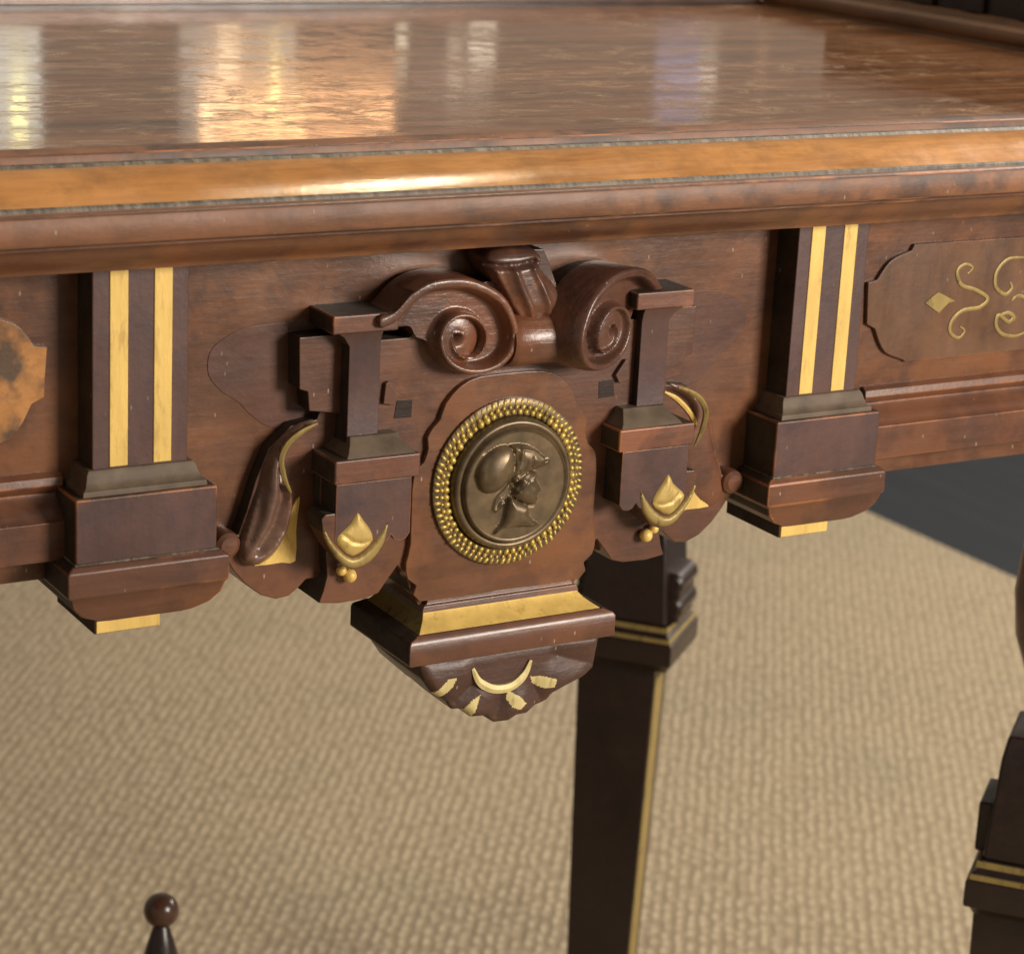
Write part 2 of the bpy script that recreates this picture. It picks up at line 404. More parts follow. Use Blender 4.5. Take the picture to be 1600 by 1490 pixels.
# ---------------------------------------------------------------- the setting: carpet and the dark floor beyond it
def plane(name, x0, x1, y0, y1, z, thick, mat, label=None):
    bm = bmesh.new()
    prism_into(bm, [(x0, z-thick), (x1, z-thick), (x1, z), (x0, z)], y0, y1)
    bmesh.ops.recalc_face_normals(bm, faces=bm.faces)
    me = bpy.data.meshes.new(name); bm.to_mesh(me); bm.free(); me.materials.append(mat)
    o = bpy.data.objects.new(name, me); COL.objects.link(o); o['kind'] = 'structure'
    return o
def carpet_mat():
    t = NT('carpet_loop_pile')
    # ribs run at 36 degrees to the table
    m = t.n('ShaderNodeMapping'); m.vector_type = 'POINT'; m.inputs['Rotation'].default_value = (0, 0, rad(36.4))
    t.l(t.co, m.inputs['Vector'])
    wob = t.n('ShaderNodeTexNoise'); wob.inputs['Scale'].default_value = 22; wob.inputs['Detail'].default_value = 3
    t.l(t.co, wob.inputs['Vector'])
    add = t.n('ShaderNodeVectorMath', operation='MULTIPLY_ADD'); t.l(wob.outputs['Color'], add.inputs[0])
    add.inputs[1].default_value = (.007, .010, 0); t.l(m.outputs[0], add.inputs[2])
    mp = t.n('ShaderNodeMapping'); mp.inputs['Scale'].default_value = (1/.0105, 1/.0145, 1); t.l(add.outputs[0], mp.inputs['Vector'])
    v = t.n('ShaderNodeTexVoronoi'); v.inputs['Scale'].default_value = 1.0; v.inputs['Randomness'].default_value = 1.0
    v.voronoi_dimensions = '2D'
    t.l(mp.outputs[0], v.inputs['Vector'])
    d = v.outputs['Distance']
    wv = t.n('ShaderNodeTexWave'); wv.wave_type = 'BANDS'; wv.bands_direction = 'X'; wv.inputs['Scale'].default_value = 1.0*.314
    wv.inputs['Distortion'].default_value = .6
    t.l(mp.outputs[0], wv.inputs['Vector'])
    hgt = t.math('SUBTRACT', t.math('MULTIPLY', wv.outputs['Fac'], .45), t.math('MULTIPLY', d, 1.0))
    hgt = t.math('ADD', hgt, t.math('MULTIPLY', t.noise(150, None, 5, .65), .45))
    c = t.mix(t.ramp(hgt, [(-.15, 0.), (.5, 1.)]), (.262, .206, .136), (.428, .350, .243))
    c = t.mix(t.math('MULTIPLY', t.ramp(t.noise(2.2, None, 3), [(.35, 0.), (.7, 1.)]), .35), c, (.40, .315, .205))
    c = t.mix(t.math('MULTIPLY', t.ramp(t.noise(3.6, None, 2), [(.56, 0.), (.72, 1.)]), .3), c, (.20, .19, .13))
    t.l(c, t.b.inputs['Base Color']); t.b.inputs['Roughness'].default_value = .95; t.b.inputs['Specular IOR Level'].default_value = .15
    t.bump(t.math('ADD', hgt, t.math('MULTIPLY', t.noise(500, None, 3, .7), .5)), .42, .005)
    return t.m
def floor_mat():
    t = NT('dark_polished_floor')
    n = t.noise(3, t.mapping((8, 1, 1)), 5)
    t.l(t.mix(n, (.012, .015, .020), (.024, .028, .034)), t.b.inputs['Base Color']); t.b.inputs['Roughness'].default_value = .5
    t.b.inputs['Specular IOR Level'].default_value = .3
    return t.m
plane('dark_floor', -4, 6, -3, 7, -.012, .05, floor_mat())
plane('carpet', -3.5, 1.556, -2.6, 6, 0.0, .012, carpet_mat())

# ---------------------------------------------------------------- tabletop
ZT = 805.0
X0, X1 = -545, 560
top = extrude_x('tabletop', [(18, ZT), (18, ZT-6), (18, 775), (560, 775), (560, ZT)], X0+12, X1-12, ['top'])
def hprof(*p): return list(p)
# raised brown fillet behind the ochre band
extrude_x('inner_bead', [(18, 790), (18, 806.2), (14, 807.2), (9, 807), (6, 806.0), (5.0, 803.4), (5, 790)], X0+10, X1-10, ['edge', 'worn'], top, .5)
extrude_x('inner_groove', [(5, 790), (5, 803.0), (2.5, 803.4), (.5, 802.6), (-1, 803.6), (-2.5, 802.5), (-2.5, 790)], X0+10, X1-10, ['grime'], top, 0)
band = extrude_x('ochre_band', [(-2.5, 785), (-2.5, 802.6), (-5, 802.6), (-9, 801.8), (-14, 800.0), (-19, 797.6), (-23, 795.0), (-26, 792.6), (-26, 785)], X0+6, X1-6, ['ochre'], top)
extrude_x('outer_groove', [(-26, 785), (-26, 792.4), (-27.5, 793.2), (-29, 792.6), (-29.6, 791), (-29.6, 785)], X0+5, X1-5, ['grime'], top)
extrude_x('edge_moulding', [(-15, 779.6), (-15, 791.6), (-29.6, 791.6), (-31.8, 791.0), (-32.6, 789.6), (-33.0, 781.6), (-31.6, 779.2), (-20, 779.2)], X0, X1, ['edge', 'worn'], top, 1.1)
extrude_x('cove_moulding', [(30, 779), (-26.5, 779), (-26.5, 777.2), (-22, 776.2), (-19.5, 773.4), (-18, 770.8), (-16.8, 770.2), (-15.8, 768.8), (-13.6, 767.6), (-12.6, 765.6), (30, 765.6)], X0+10, X1-10, ['frieze', 'worn'], top, .4)

# gallery rails at the back and the right of the top
back = box('back_rail', X0+10, 491, 502, 520, ZT-2, ZT+11, ['mahogany'], ROOT, 2.5, seg=3)
box('rail_shadow', X0+10, 490, 499.5, 502.5, ZT-1, ZT+2.4, ['ebonised'], ROOT, .8)  # dark strip standing in for the shadow at the foot of the rail
rail = holder('right_gallery', None)
bm = bmesh.new()
prof = [(492, ZT-1), (492, ZT+2), (490.5, ZT+4), (490, ZT+7), (491, ZT+10), (494, ZT+12), (498, ZT+12.5), (502, ZT+11), (504, ZT+9.5), (518, ZT+9.5), (519, ZT+12), (522, ZT+13), (540, ZT+13), (540, ZT-1)]
r0 = [bm.verts.new((x, -15, z)) for x, z in prof]; r1 = [bm.verts.new((x, 503, z)) for x, z in prof]
for i in range(len(prof)): bm.faces.new((r0[i], r0[(i+1) % len(prof)], r1[(i+1) % len(prof)], r1[i]))
bm.faces.new(r0); bm.faces.new(r1)
finish('rail_moulding', bm, ['rail'], rail, 0)
box('gallery_panel', 526, 538, 5, 476, ZT+12, ZT+48, ['ebonised'], rail, 1)
for k in range(9):
    box('gallery_reed', 522.5, 526.5, 30+k*48, 44+k*48, ZT+13, ZT+46, ['ebonised'], rail, 1.2)

# ---------------------------------------------------------------- apron
FY = 15.0     # frieze plane
apron = box('frieze_board', X0+16, X1-16, FY, 40, 640, 766, ['frieze'], ROOT, 0)
box('rear_apron', X0+16, X1-16, 520, 540, 640, 775, ['mahogany'], ROOT, 1)
box('side_apron', X1-40, X1-20, 41, 519, 640, 775, ['mahogany'], ROOT, 1)
box('side_apron', X0+20, X0+40, 41, 519, 640, 775, ['mahogany'], ROOT, 1)
lower = [(FY+2, 683), (FY-1.5, 683), (FY-3.5, 681.5), (FY-4.2, 678.6), (FY-3.2, 676.6), (FY-1.8, 675.2), (FY-2.6, 673.5), (FY-6, 671.2), (FY-8.5, 668.4), (FY-9.8, 666.6), (FY-11, 666), (FY-11, 650.5), (FY+2, 650.5)]
for a, b in ((X0+15, -182.5), (206, X1-15)):
    extrude_x('lower_moulding', lower, a, b, ['mahogany', 'worn'], ROOT, .4)

# end panels, the one at the right with gilt scrollwork, the one at the left in light burl
pr = [(296.2,749.3),(228.3,749.0),(226.7,746.1),(214.4,739.4),(208.0,733.5),(202.9,732.6),(204.4,713.0),(209.2,710.6),(214.9,703.2),(227.0,696.8),(229.7,693.8),(304.2,693.2)]
arcA = smooth_line([pr[2], ((pr[2][0]+pr[4][0])/2-2.2, (pr[2][1]+pr[4][1])/2+2.2), pr[4]], 5, False)
arcB = smooth_line([pr[7], ((pr[7][0]+pr[10][0])/2-3.2, (pr[7][1]+pr[10][1])/2-3.0), pr[10]], 5, False)
zt_, zb_ = pr[1][1], pr[11][1]
outline = [(430, zt_), (pr[1][0], zt_)] + arcA + [pr[5], pr[6]] + arcB[:-1] + [(pr[10][0], zb_), (430, zb_)]
rp = prism('scroll_panel', outline, FY-2.2, FY+1, ['panel', 'worn'], ROOT, .5); rp['label'] = 'brown veneer panel with gilt scrollwork'
lp = prism('burl_panel', mir(outline, 7.7), FY-2.2, FY+1, ['burl', 'worn'], ROOT, .5); lp['label'] = 'light ochre burl veneer panel'
GY = FY-2.4
prism('gilt_diamond', [(237.3,720.9),(244.8,725.6),(255.5,720.6),(251.7,720.0),(246.1,715.5)], GY-.3, GY+.6, ['oldgilt'], rp, .1)
for s in ([(261.6,733.1),(264.3,736.0),(259.4,737.8),(255.2,734.7),(258.4,728.1),(267.4,725.1),(275.4,720.5),(270.9,716.5),(261.2,715.7),(255.1,711.5),(254.3,706.0),(259.8,702.5),(263.3,705.6),(260.2,708.0)],
          [(288.3,713.5),(292.7,711.3),(290.3,708.0),(283.4,711.9),(282.5,707.0),(287.1,702.3),(295.3,700.8),(301.6,702.2)],):
    line_relief('gilt_scroll', s, GY, 2.1, ['oldgilt'], rp, 6, .5)
for s in ([(283.5,711.3),(288.9,712.5),(293.6,710.0),(291.9,708.2)], [(295.5,739.0),(285.6,738.7),(279.3,732.9),(279.9,725.8),(286.0,721.7),(290.0,724.5),(288.3,727.7)]):
    line_relief('gilt_scroll', s, GY, 2.1, ['oldgilt'], rp, 6, .5)
line_relief('gilt_scroll', [(290.5,718.3),(295.0,720.5),(302.7,717.5)], GY, 2.1, ['oldgilt'], rp, 6, .5)
# faint inlaid lobes on the centre frieze
lobe = smooth_line([(-67.7,734.0),(-90.2,734.3),(-105.4,733.5),(-115.5,729.6),(-120.8,724.4),(-121.2,715.9),(-116.0,709.0),(-108.4,703.6),(-102.0,697.2),(-92.0,691.5),(-66.4,691.3)], 5)
prism('frieze_inlay', lobe, FY-.3, FY+.5, ['inlay'], apron, .15)
prism('frieze_inlay', mir(lobe), FY-.3, FY+.5, ['inlay'], apron, .15)

# ---------------------------------------------------------------- pilasters
for cx in (-155.5, 170.9):
    p = box('pilaster', cx-19.5, cx+19.5, 0, 30, 686, 766, ['purple'], ROOT, .7)
    for dx in (-8.9, 8.9):
        box('gilt_strip', cx+dx-3.7, cx+dx+3.7, -.5, 4, 687, 764.6, ['gilt'], p, .35)
    stack('neck_moulding', [(677.4, cx-25.5, cx+25.5, -6.2, 34), (679.6, cx-25.2, cx+25.2, -6, 34), (680.4, cx-23.8, cx+23.8, -4.6, 34), (682.6, cx-23, cx+23, -3.2, 34), (685, cx-22.4, cx+22.4, -2.2, 34), (686.6, cx-21.4, cx+21.4, -1.2, 34)], ['dust'], p, .4)
    box('capital_block', cx-29, cx+29, -8, 34, 651.5, 677.6, ['purple', 'worn'], p, .9)
    box('dust_line', cx-29.6, cx+29.6, -8.7, 34, 651.0, 652.3, ['grime'], p, .3)
    stack('plinth_moulding', [(651.6, cx-30.5, cx+30.5, -9, 34), (649.4, cx-33.2, cx+33.2, -11, 38), (639.5, cx-33.2, cx+33.2, -11, 38), (638.8, cx-32.0, cx+32.0, -10.4, 38), (634.5, cx-30.5, cx+30.5, -9.6, 38), (630.5, cx-26.5, cx+26.5, -8, 38), (627.8, cx-20, cx+20, -6.5, 38), (626.8, cx-14, cx+14, -5.5, 38)], ['mahogany', 'worn'], p, .7)
    box('foot', cx-20.2, cx+6.3, -4.2, 37, 621.6, 629, ['mahogany'], p, .4)
    box('gilt_tab', cx-19.6, cx+6.6, -5.0, -3.6, 622, 627, ['gilt'], p, .4)

# ---------------------------------------------------------------- cartouche
AX = 7.7
ca = holder('cartouche', None)
DB = 34
def both(name, pts, yf, yb, mats, bevel=.5, **k):
    prism(name, pts, yf, yb, mats, ca, bevel, **k); prism(name, mir(pts), yf, yb, mats, ca, bevel, **k)
# middle plate behind the colonettes
both('side_plate', [(-87.2,730.5),(-60.4,730.8),(-59.2,696.3),(-82.1,700.0),(-82.9,708.0),(-86.6,709.3)], 4.5, FY+4, ['mahogany'], .5)
# wing board, lobed
wingL = [(-75.5,698.6),(-65.5,698.2),(-58.3,697.6),(-45.9,680.2),(-32.9,651.2),(-31.8,625.9),(-43.8,623.2),(-61.5,619.9),(-70.4,623.8),(-74.3,627.9),(-79.8,627.8),(-82.6,625.1),(-87.2,621.6),(-92.9,621.0),(-99.8,623.6),(-106.4,628.8),(-111.8,635.2),(-114.1,639.0),(-117.8,642.2),(-119.8,647.3),(-117.9,650.8),(-114.3,651.2),(-110.4,650.7),(-107.0,659.7),(-103.1,672.6),(-97.7,685.3),(-88.1,693.7),(-76.9,695.3)]
both('wing_board', wingL, 8, DB, ['mahogany'], .6)
# central body with U shaped lobes
bodyL = [(-73.4,629.2),(-75.3,624.0),(-77.5,619.3),(-67.6,617.9),(-55.8,618.3),(-49.6,620.0),(-45.4,625.6),(-41.1,630.9),(-37.9,626.0),(-35.2,618.6),(-30.4,612.3),(-10.5,611.6),(8.9,611.4)]
body_half = [(-65.6,725.0),(-51.3,725.3),(-46.1,740.6),(-23.0,747.0),(2.9,748.0)] 
bl = [(-65.4,727.6),(-63.6,683.8),(-77.7,677.2),(-77.9,663.8),(-75.1,647.2),(-73.5,630.6),(-75.0,624.2),(-76.9,619.2),(-67.6,617.9),(-55.8,618.3),(-49.6,620.0),(-45.4,625.6),(-41.1,630.9),(-37.4,626.5),(-34.6,618.6),(-30.4,611.5)]
top_r = [(-65.4,728.2),(-39.8,727.6),(-22.8,741.7),(-5.2,748.5)]
full = [(AX, bl[-1][1])] + bl[::-1] + top_r[1:] + [(AX, top_r[-1][1])]
fullpoly = full + [(2*AX-x, z) for x, z in full[::-1][1:-1]]
prism('body_board', fullpoly, 1.5, DB-1, ['mahogany'], ca, .5)
# arched plate behind the medallion
ar = [(-31.6,614.6),(-33.4,621.9),(-37.5,625.2),(-38.7,632.3),(-36.9,640.5),(-37.2,662.6),(-35.6,672.0),(-32.1,675.2),(-30.3,681.0),(-30.8,685.4),(-28.3,689.6),(-25.2,692.8),(-22.8,699.3),(-16.2,706.1),(-7.3,709.4),(3.9,709.8)]
arch = smooth_line([(AX, ar[0][1])] + ar[:-1] + [(AX, ar[-1][1])], 2, False)
archfull = arch + [(2*AX-x, z) for x, z in arch[::-1][1:-1]]
prism('arch_plate', archfull, -1.2, 6, ['frieze'], ca, .5)
# small pierced squares beside the colonettes
for f in (lambda q: q, mir):
    prism('carved_square', f([(-44.3,702.1),(-37.2,701.7),(-37.5,694.2),(-45.4,694.4)]), 1.25, 2, ['ebonised'], ca, .05)
    prism('carved_spur', f([(-50.7,709.9),(-49.0,710.8),(-44.1,704.2),(-46.3,700.4),(-51.5,701.4)]), -.6, 2.5, ['mahogany', 'worn'], ca, .5)
# colonettes, caps and pedestals
capL = [(-78.0,740.7),(-52.1,741.0),(-51.8,734.2),(-68.0,734.1),(-77.8,733.8)]
cx0 = capL[0][0]
xi = capL[2][0]
zc = capL[0][1]
for s in (1, -1):
    m = lambda x: x if s == 1 else 2*AX-x
    X = lambda a, b: (min(m(a), m(b)), max(m(a), m(b)))
    a, b = X(cx0, xi+3); box('cap_bar', a, b, -6.5, FY+4, zc-7.6, zc, ['rubbed', 'worn'], ca, .8)
    a, b = X(-68.5, -54.5); stack('colonette', [(686, a-1, b+1, -3, 12), (690, a, b, -2.5, 12), (727, a, b, -2.5, 12), (731, a-3 if s == 1 else a, b if s == 1 else b+3, -3.5, 12), (733.5, a-7 if s == 1 else a, b if s == 1 else b+7, -5, 12)], ['purple'], ca, .4)
    a, b = X(-74, -40.5)
    stack('ledge', [(683.2, a+1, b-1, -12, 13), (685, a+2.5, b-2.5, -10.5, 13), (687.6, a+5, b-5, -6.5, 13), (690.2, a+6, b-6, -4.2, 13)], ['dust'], ca, .4)
    a, b = X(-78.6, -40); box('pedestal_cap', a, b, -13, 14, 673.4, 683.4, ['rubbed', 'worn'], ca, .9)
    a, b = X(-77, -43)
    zb = 647.5
    pts = [(a, 673.2), (a, zb+2)]
    n = 4
    for i in range(n):
        x0_ = a+(b-a)*i/n; x1_ = a+(b-a)*(i+1)/n
        for k in range(1, 5): pts.append((x0_+(x1_-x0_)*k/5, zb+.6-1.5*math.sin(math.pi*k/5)))
        pts.append((x1_, zb+2))
    pts.append((b, 673.2))
    prism('pedestal_block', pts, -11.5, 10, ['purple', 'worn'], ca, .35)
# acanthus leaves
leafL = smooth_line([(-78.7,695.4),(-87.1,693.6),(-94.8,687.4),(-99.7,679.4),(-102.2,670.4),(-105.7,660.1),(-109.3,649.8),(-111.2,642.5),(-108.0,637.8),(-102.1,637.1),(-95.4,640.6),(-90.5,648.1),(-87.9,658.1),(-87.8,666.7),(-90.2,673.1),(-92.4,679.5),(-91.1,685.2),(-87.0,690.1),(-80.9,692.7)], 3)
def ridge(x, z):
    if x > AX: return 0
    q = x*.88-z*.47
    return 1.2*math.cos(q*.62)+.5*math.sin(q*1.2+z*.1)
LR = [([(-81.8,696.0),(-89.0,692.7),(-94.4,686.6),(-97.6,677.7),(-97.9,668.4),(-100.5,658.0),(-105.3,647.9),(-109.6,641.9)], 1.8, 2.6, 2.0), ([(-90.7,668.9),(-89.4,660.5),(-92.0,651.4),(-98.0,644.0),(-105.8,640.1)], 1.4, 1.8, 1.8), ([(-85.8,694.2),(-94.7,688.7),(-101.1,680.1),(-104.2,668.5),(-106.8,657.6),(-109.9,647.8)], 1.2, 1.5, 1.8)]
LG = [([(-93.3,686.5),(-93.6,675.9),(-93.3,665.2),(-96.5,654.9),(-103.0,645.4)], 1.4, 2.2, 2.6), ([(-97.8,683.5),(-101.4,671.2),(-103.4,658.6),(-108.1,646.3)], 1.0, 1.4, .6)]
def leaf_field(Q):
    h = cushion(Q, leafL, 6.2, 11)
    for p_, a_, b_, H_ in LR: h = h+stroke(Q, p_, a_, b_, H_)*np.clip(h/3, 0, 1)
    for p_, a_, b_, H_ in LG: h = h-stroke(Q, p_, a_, b_, H_)*np.clip(h/3, 0, 1)
    return h
def leaf_low(Q): return cushion(Q, mir(leafL), 1.4, 8)
for f in (lambda q: q, mir):
    carve('acanthus_leaf', f(leafL), 8, (leaf_field if f is not mir else leaf_low), ['leaf' if f is not mir else 'mahogany'], ca, .9)
    line_relief('leaf_edge', f([(-79.1,695.2),(-85.8,692.6),(-92.1,688.0),(-94.8,681.9),(-93.5,674.8),(-90.2,667.5)]), 2.6, 2.6, ['oldgilt'], ca, 6, 1.6)
    lathe('roundel', [(0.5, 3.2), (3.5, 3.0), (5.2, 1.6), (5.6, 0), (5.6, -8)], ((-115.3, 8, 647.2) if f is not mir else (2*AX+115.3, 8, 647.2)), ['mahogany'], ca, 'y', 28)
    prism('gilt_triangle', f(smooth_line([(-83.9,663.8),(-84.6,657.4),(-85.2,649.4),(-85.2,636.8),(-91.4,636.8),(-103.6,636.9),(-98.6,640.6),(-93.4,646.3),(-89.0,653.1),(-86.9,660.4)], 2)), 6.9, 9, ['gilt'], ca, .2)
    # crescent with bud and ball
    prism('crest_shield', f(smooth_line([(-82.7,656.6),(-79.9,649.8),(-74.5,641.6),(-68.6,636.5),(-61.7,637.8),(-56.7,642.7),(-52.9,649.6),(-51.4,657.3),(-66.6,660.6),(-81.4,661.3)], 2)), -11.2, 3, ['mahogany'], ca, .6)
    cpt = f(smooth_line([(-82.4,656.7),(-79.1,651.0),(-74.3,645.3),(-69.0,641.6),(-63.9,643.2),(-58.9,647.7),(-54.4,654.0),(-53.1,656.0),(-54.2,648.0),(-57.8,641.9),(-62.6,638.4),(-68.0,637.1),(-73.3,639.4),(-78.3,645.5),(-81.6,651.5)], 2))
    carve('crescent', cpt, -11.25, lambda Q: cushion(Q, cpt, 1.3, 1.8), ['oldgilt'], ca, .7)
    bpt = f(smooth_line([(-67.4,660.8),(-65.0,657.8),(-61.6,653.3),(-60.0,648.5),(-63.6,644.9),(-69.0,642.6),(-73.7,645.9),(-76.4,650.3),(-73.7,653.4),(-70.1,656.5)], 2))
    bcut = f([(-74.2,652.7),(-69.5,648.9),(-64.9,647.8),(-61.5,648.4)])
    carve('gilt_bud', bpt, -11.6, lambda Q: cushion(Q, bpt, 1.7, 5)-.7*stroke(Q, bcut, .8, .8, 1)*(cushion(Q, bpt, 1, 2) > .6), ['budgilt'], ca, .7)
    for (bx, bz, br) in [(q[0], q[1], r) for q, r in zip(f([(-64.7,630.5),(-68.6,633.2)]) if f is not mir else f([(-64.7,630.5),(-68.6,633.2)])[::-1], (2.9, 2.2))]:
        bm = bmesh.new(); bmesh.ops.create_uvsphere(bm, u_segments=18, v_segments=12, radius=br)
        bmesh.ops.translate(bm, vec=(bx, -1.5, bz), verts=bm.verts)
        finish('gilt_ball', bm, ['gilt'], ca)
for s in ([(91.1,692.1),(97.5,688.7),(104.1,682.8),(108.7,676.6),(111.0,669.9)], [(113.9,663.7),(114.8,657.7),(113.8,652.5),(111.8,647.9)]):
    line_relief('gilt_arc', s, 8-.2, 2.4, ['gilt'], ca, 6, .9)

# ---- scrolls
vc = [(-21.9,727.6)][0]
spl = [(-57.7,737.5),(-52.6,739.3),(-48.8,742.6),(-44.3,746.7),(-37.6,750.2),(-29.5,751.3),(-20.0,750.7),(-11.0,747.5),(-2.9,742.2),(2.0,734.6),(3.9,727.2),(1.9,720.4),(-3.3,715.7),(-10.4,713.8),(-18.3,714.5),(-24.9,717.7),(-29.0,722.8),(-30.2,729.0),(-27.8,734.6),(-22.3,737.4),(-15.8,736.4),(-10.8,732.3),(-9.0,727.1),(-10.6,721.9),(-14.6,719.3),(-20.0,720.0),(-23.4,723.2),(-24.5,727.2),(-22.6,730.0),(-19.3,729.0)]
scroll_outline = smooth_line([(-58.2,735.5),(-58.4,739.9),(-53.3,740.6),(-49.4,743.7),(-45.0,748.1),(-37.6,752.0),(-29.0,753.3),(-19.6,752.7),(-8.7,748.9),(-0.2,742.5),(5.0,734.7),(6.4,727.1),(4.7,719.6),(-0.5,714.4),(-8.2,711.8),(-17.3,712.2),(-25.7,715.6),(-31.0,720.8),(-33.6,726.6),(-38.7,728.8),(-41.7,733.3),(-46.7,733.6),(-51.9,734.0)], 3)
sp_s = smooth_line(spl, 4, False)
def scroll_field(Q):
    h = np.full(len(Q), .3)
    r = np.hypot(Q[:, 0]-vc[0], Q[:, 1]-vc[1])
    h = h+3.4*np.clip(1-(r/13.5)**2.6, 0, 1)-4.0*np.exp(-((r-17)/4.2)**2)
    d, f = seg_dist(Q, sp_s)
    w = 3.2*(1-f)**1.3+.62; H = np.where(f < .5, 6.6, 6.6-5.0*(f-.5))
    ridge_ = H*np.exp(-(d/w)**4)
    h = np.maximum(h, ridge_*.9) + ridge_*(.18*(1-f)+.16*f)
    h -= 4.2*np.exp(-(r/2.0)**2)
    return h
def volute(parent, xf):
    carve('scroll', scroll_outline, -2.6, scroll_field, ['carved'], parent, .5, 14, xf, 55)
volute(ca, lambda x, y, z: (x, y, z))
# spandrel that carries the scroll over the cap bar
shL = smooth_line([(-54.3,737.1),(-48.2,741.3),(-43.8,745.7),(-37.6,749.5),(-28.9,751.5),(-20.1,750.5),(-7.9,745.7),(1.6,735.8),(2.4,722.3),(-3.3,715.7),(-12.3,714.8),(-24.5,719.0),(-30.6,724.8),(-36.7,730.6),(-42.7,733.1),(-50.8,734.2)], 3)
prism('scroll_back', shL, -1.5, FY+4, ['mahogany'], ca, .4)
prism('scroll_back', [(x+8, z) for x, z in mir(shL)], 3.5, FY+4, ['dark'], ca, .4)
ang = rad(22)
vx = 51.5
def right_xf(x, y, z):
    lx = -(x-vc[0]); X = lx*math.cos(ang)-y*math.sin(ang)*1.0; Y = lx*math.sin(ang)+y*math.cos(ang)
    return (vx+X-2.5, Y-3.5, z-1)
volute(ca, right_xf)
# broad rolled band on the inner side of the turned scroll and the roll that joins the two
lathe('joining_roll', [(10.4, -13), (11.6, -10), (11.2, 0), (11.6, 10), (11.0, 18)], (16.5, -.5, 724.0), ['carved'], ca, 'x', 32)
key = smooth_line([(-8.6,758.4),(-4.6,761.8),(4.0,762.9),(14.1,761.8),(18.6,757.9),(18.3,753.6),(24.1,747.9),(28.2,741.7),(29.4,734.1),(19.6,731.0),(9.8,731.7),(5.9,735.7),(2.9,741.3),(-1.1,746.8),(-5.9,752.4)], 3)
def key_field(Q):
    h = cushion(Q, key, 6.5, 9)
    for a in ("788,398 800,430 815,470 822,492", "812,392 822,430 834,470 840,490", "836,396 842,425 852,455 856,480"): pass
    for st in KST: h = h+stroke(Q, st, 1.3, 1.7, 1.5)*np.clip(h/3, 0, 1)
    h = h-stroke(Q, KCUT, 1.2, 1.2, 3.4)*(h > 1)
    return h
KST = [[(-4.7,754.5),(-0.1,746.9),(3.9,739.7),(7.8,734.6)], [(3.7,754.0),(7.2,746.4),(11.2,739.2),(13.4,733.7)], [(12.7,754.5),(16.8,747.4),(20.4,739.6),(21.3,734.2)]]
KCUT = [(-7.8,756.5),(-0.9,755.6),(6.6,755.6),(14.4,756.8)]
carve('keystone_leaf', key, 0, key_field, ['carved'], ca, .6, 12)
prism('keystone_block', [(-4.1,758.5),(3.3,761.8),(20.7,760.8),(23.5,755.5),(27.9,745.8),(28.7,732.2),(9.6,730.8),(2.7,744.7)], 0, FY+4, ['dark'], ca, .6)

# ---------------------------------------------------------------- medallion
med = holder('medallion', None)
MC = (AX+.3, 0, 663.0)
DY = -1.2
lathe('gilt_ring', [(24, 0), (36.2, 0), (36.2, 1.4), (34.5, 2.2), (32, 1.8), (29.4, 2.0), (28.4, 1.0), (24, .8)], (MC[0], DY, MC[2]), ['bronze'], med, 'y', 72)
bm = bmesh.new()
for r, n, br, hh in ((34.6, 78, 1.35, 1.6), (32.6, 66, 1.2, 2.2), (30.5, 60, 1.7, 2.0)):
    for k in range(n):
        a = 2*math.pi*k/n
        g = bmesh.ops.create_icosphere(bm, subdivisions=1, radius=br)
        vs = g['verts']
        bmesh.ops.scale(bm, vec=(1.5, .9, .72) if r > 33 else (1.05, .9, .85), verts=vs)
        bmesh.ops.rotate(bm, cent=(0, 0, 0), matrix=Matrix.Rotation(-a+rad(22+random.uniform(-14, 14)), 3, 'Y'), verts=vs)
        jit = random.uniform(.72, 1.18)
        bmesh.ops.scale(bm, vec=(jit, jit, jit), verts=vs)
        bmesh.ops.translate(bm, vec=(MC[0]+r*math.cos(a), DY-hh, MC[2]+r*math.sin(a)), verts=vs)
rb = finish('bead_border', bm, ['brass'], med, smooth=80); rb['kind'] = 'stuff'
FZ = -8.6
lathe('bronze_disc', [(.5, 7.4), (23.3, 7.4), (24.0, 8.0), (24.5, 7.6), (24.8, 6.0), (25.2, 5.4), (25.8, 6.0), (26.7, 6.3), (27.7, 5.6), (28.4, 4.2), (28.7, 2.4), (28.8, 0)], (MC[0], DY, MC[2]), ['bronze'], med, 'y', 80, smooth=60)
fy = DY-7.4
def Z8(s): return s
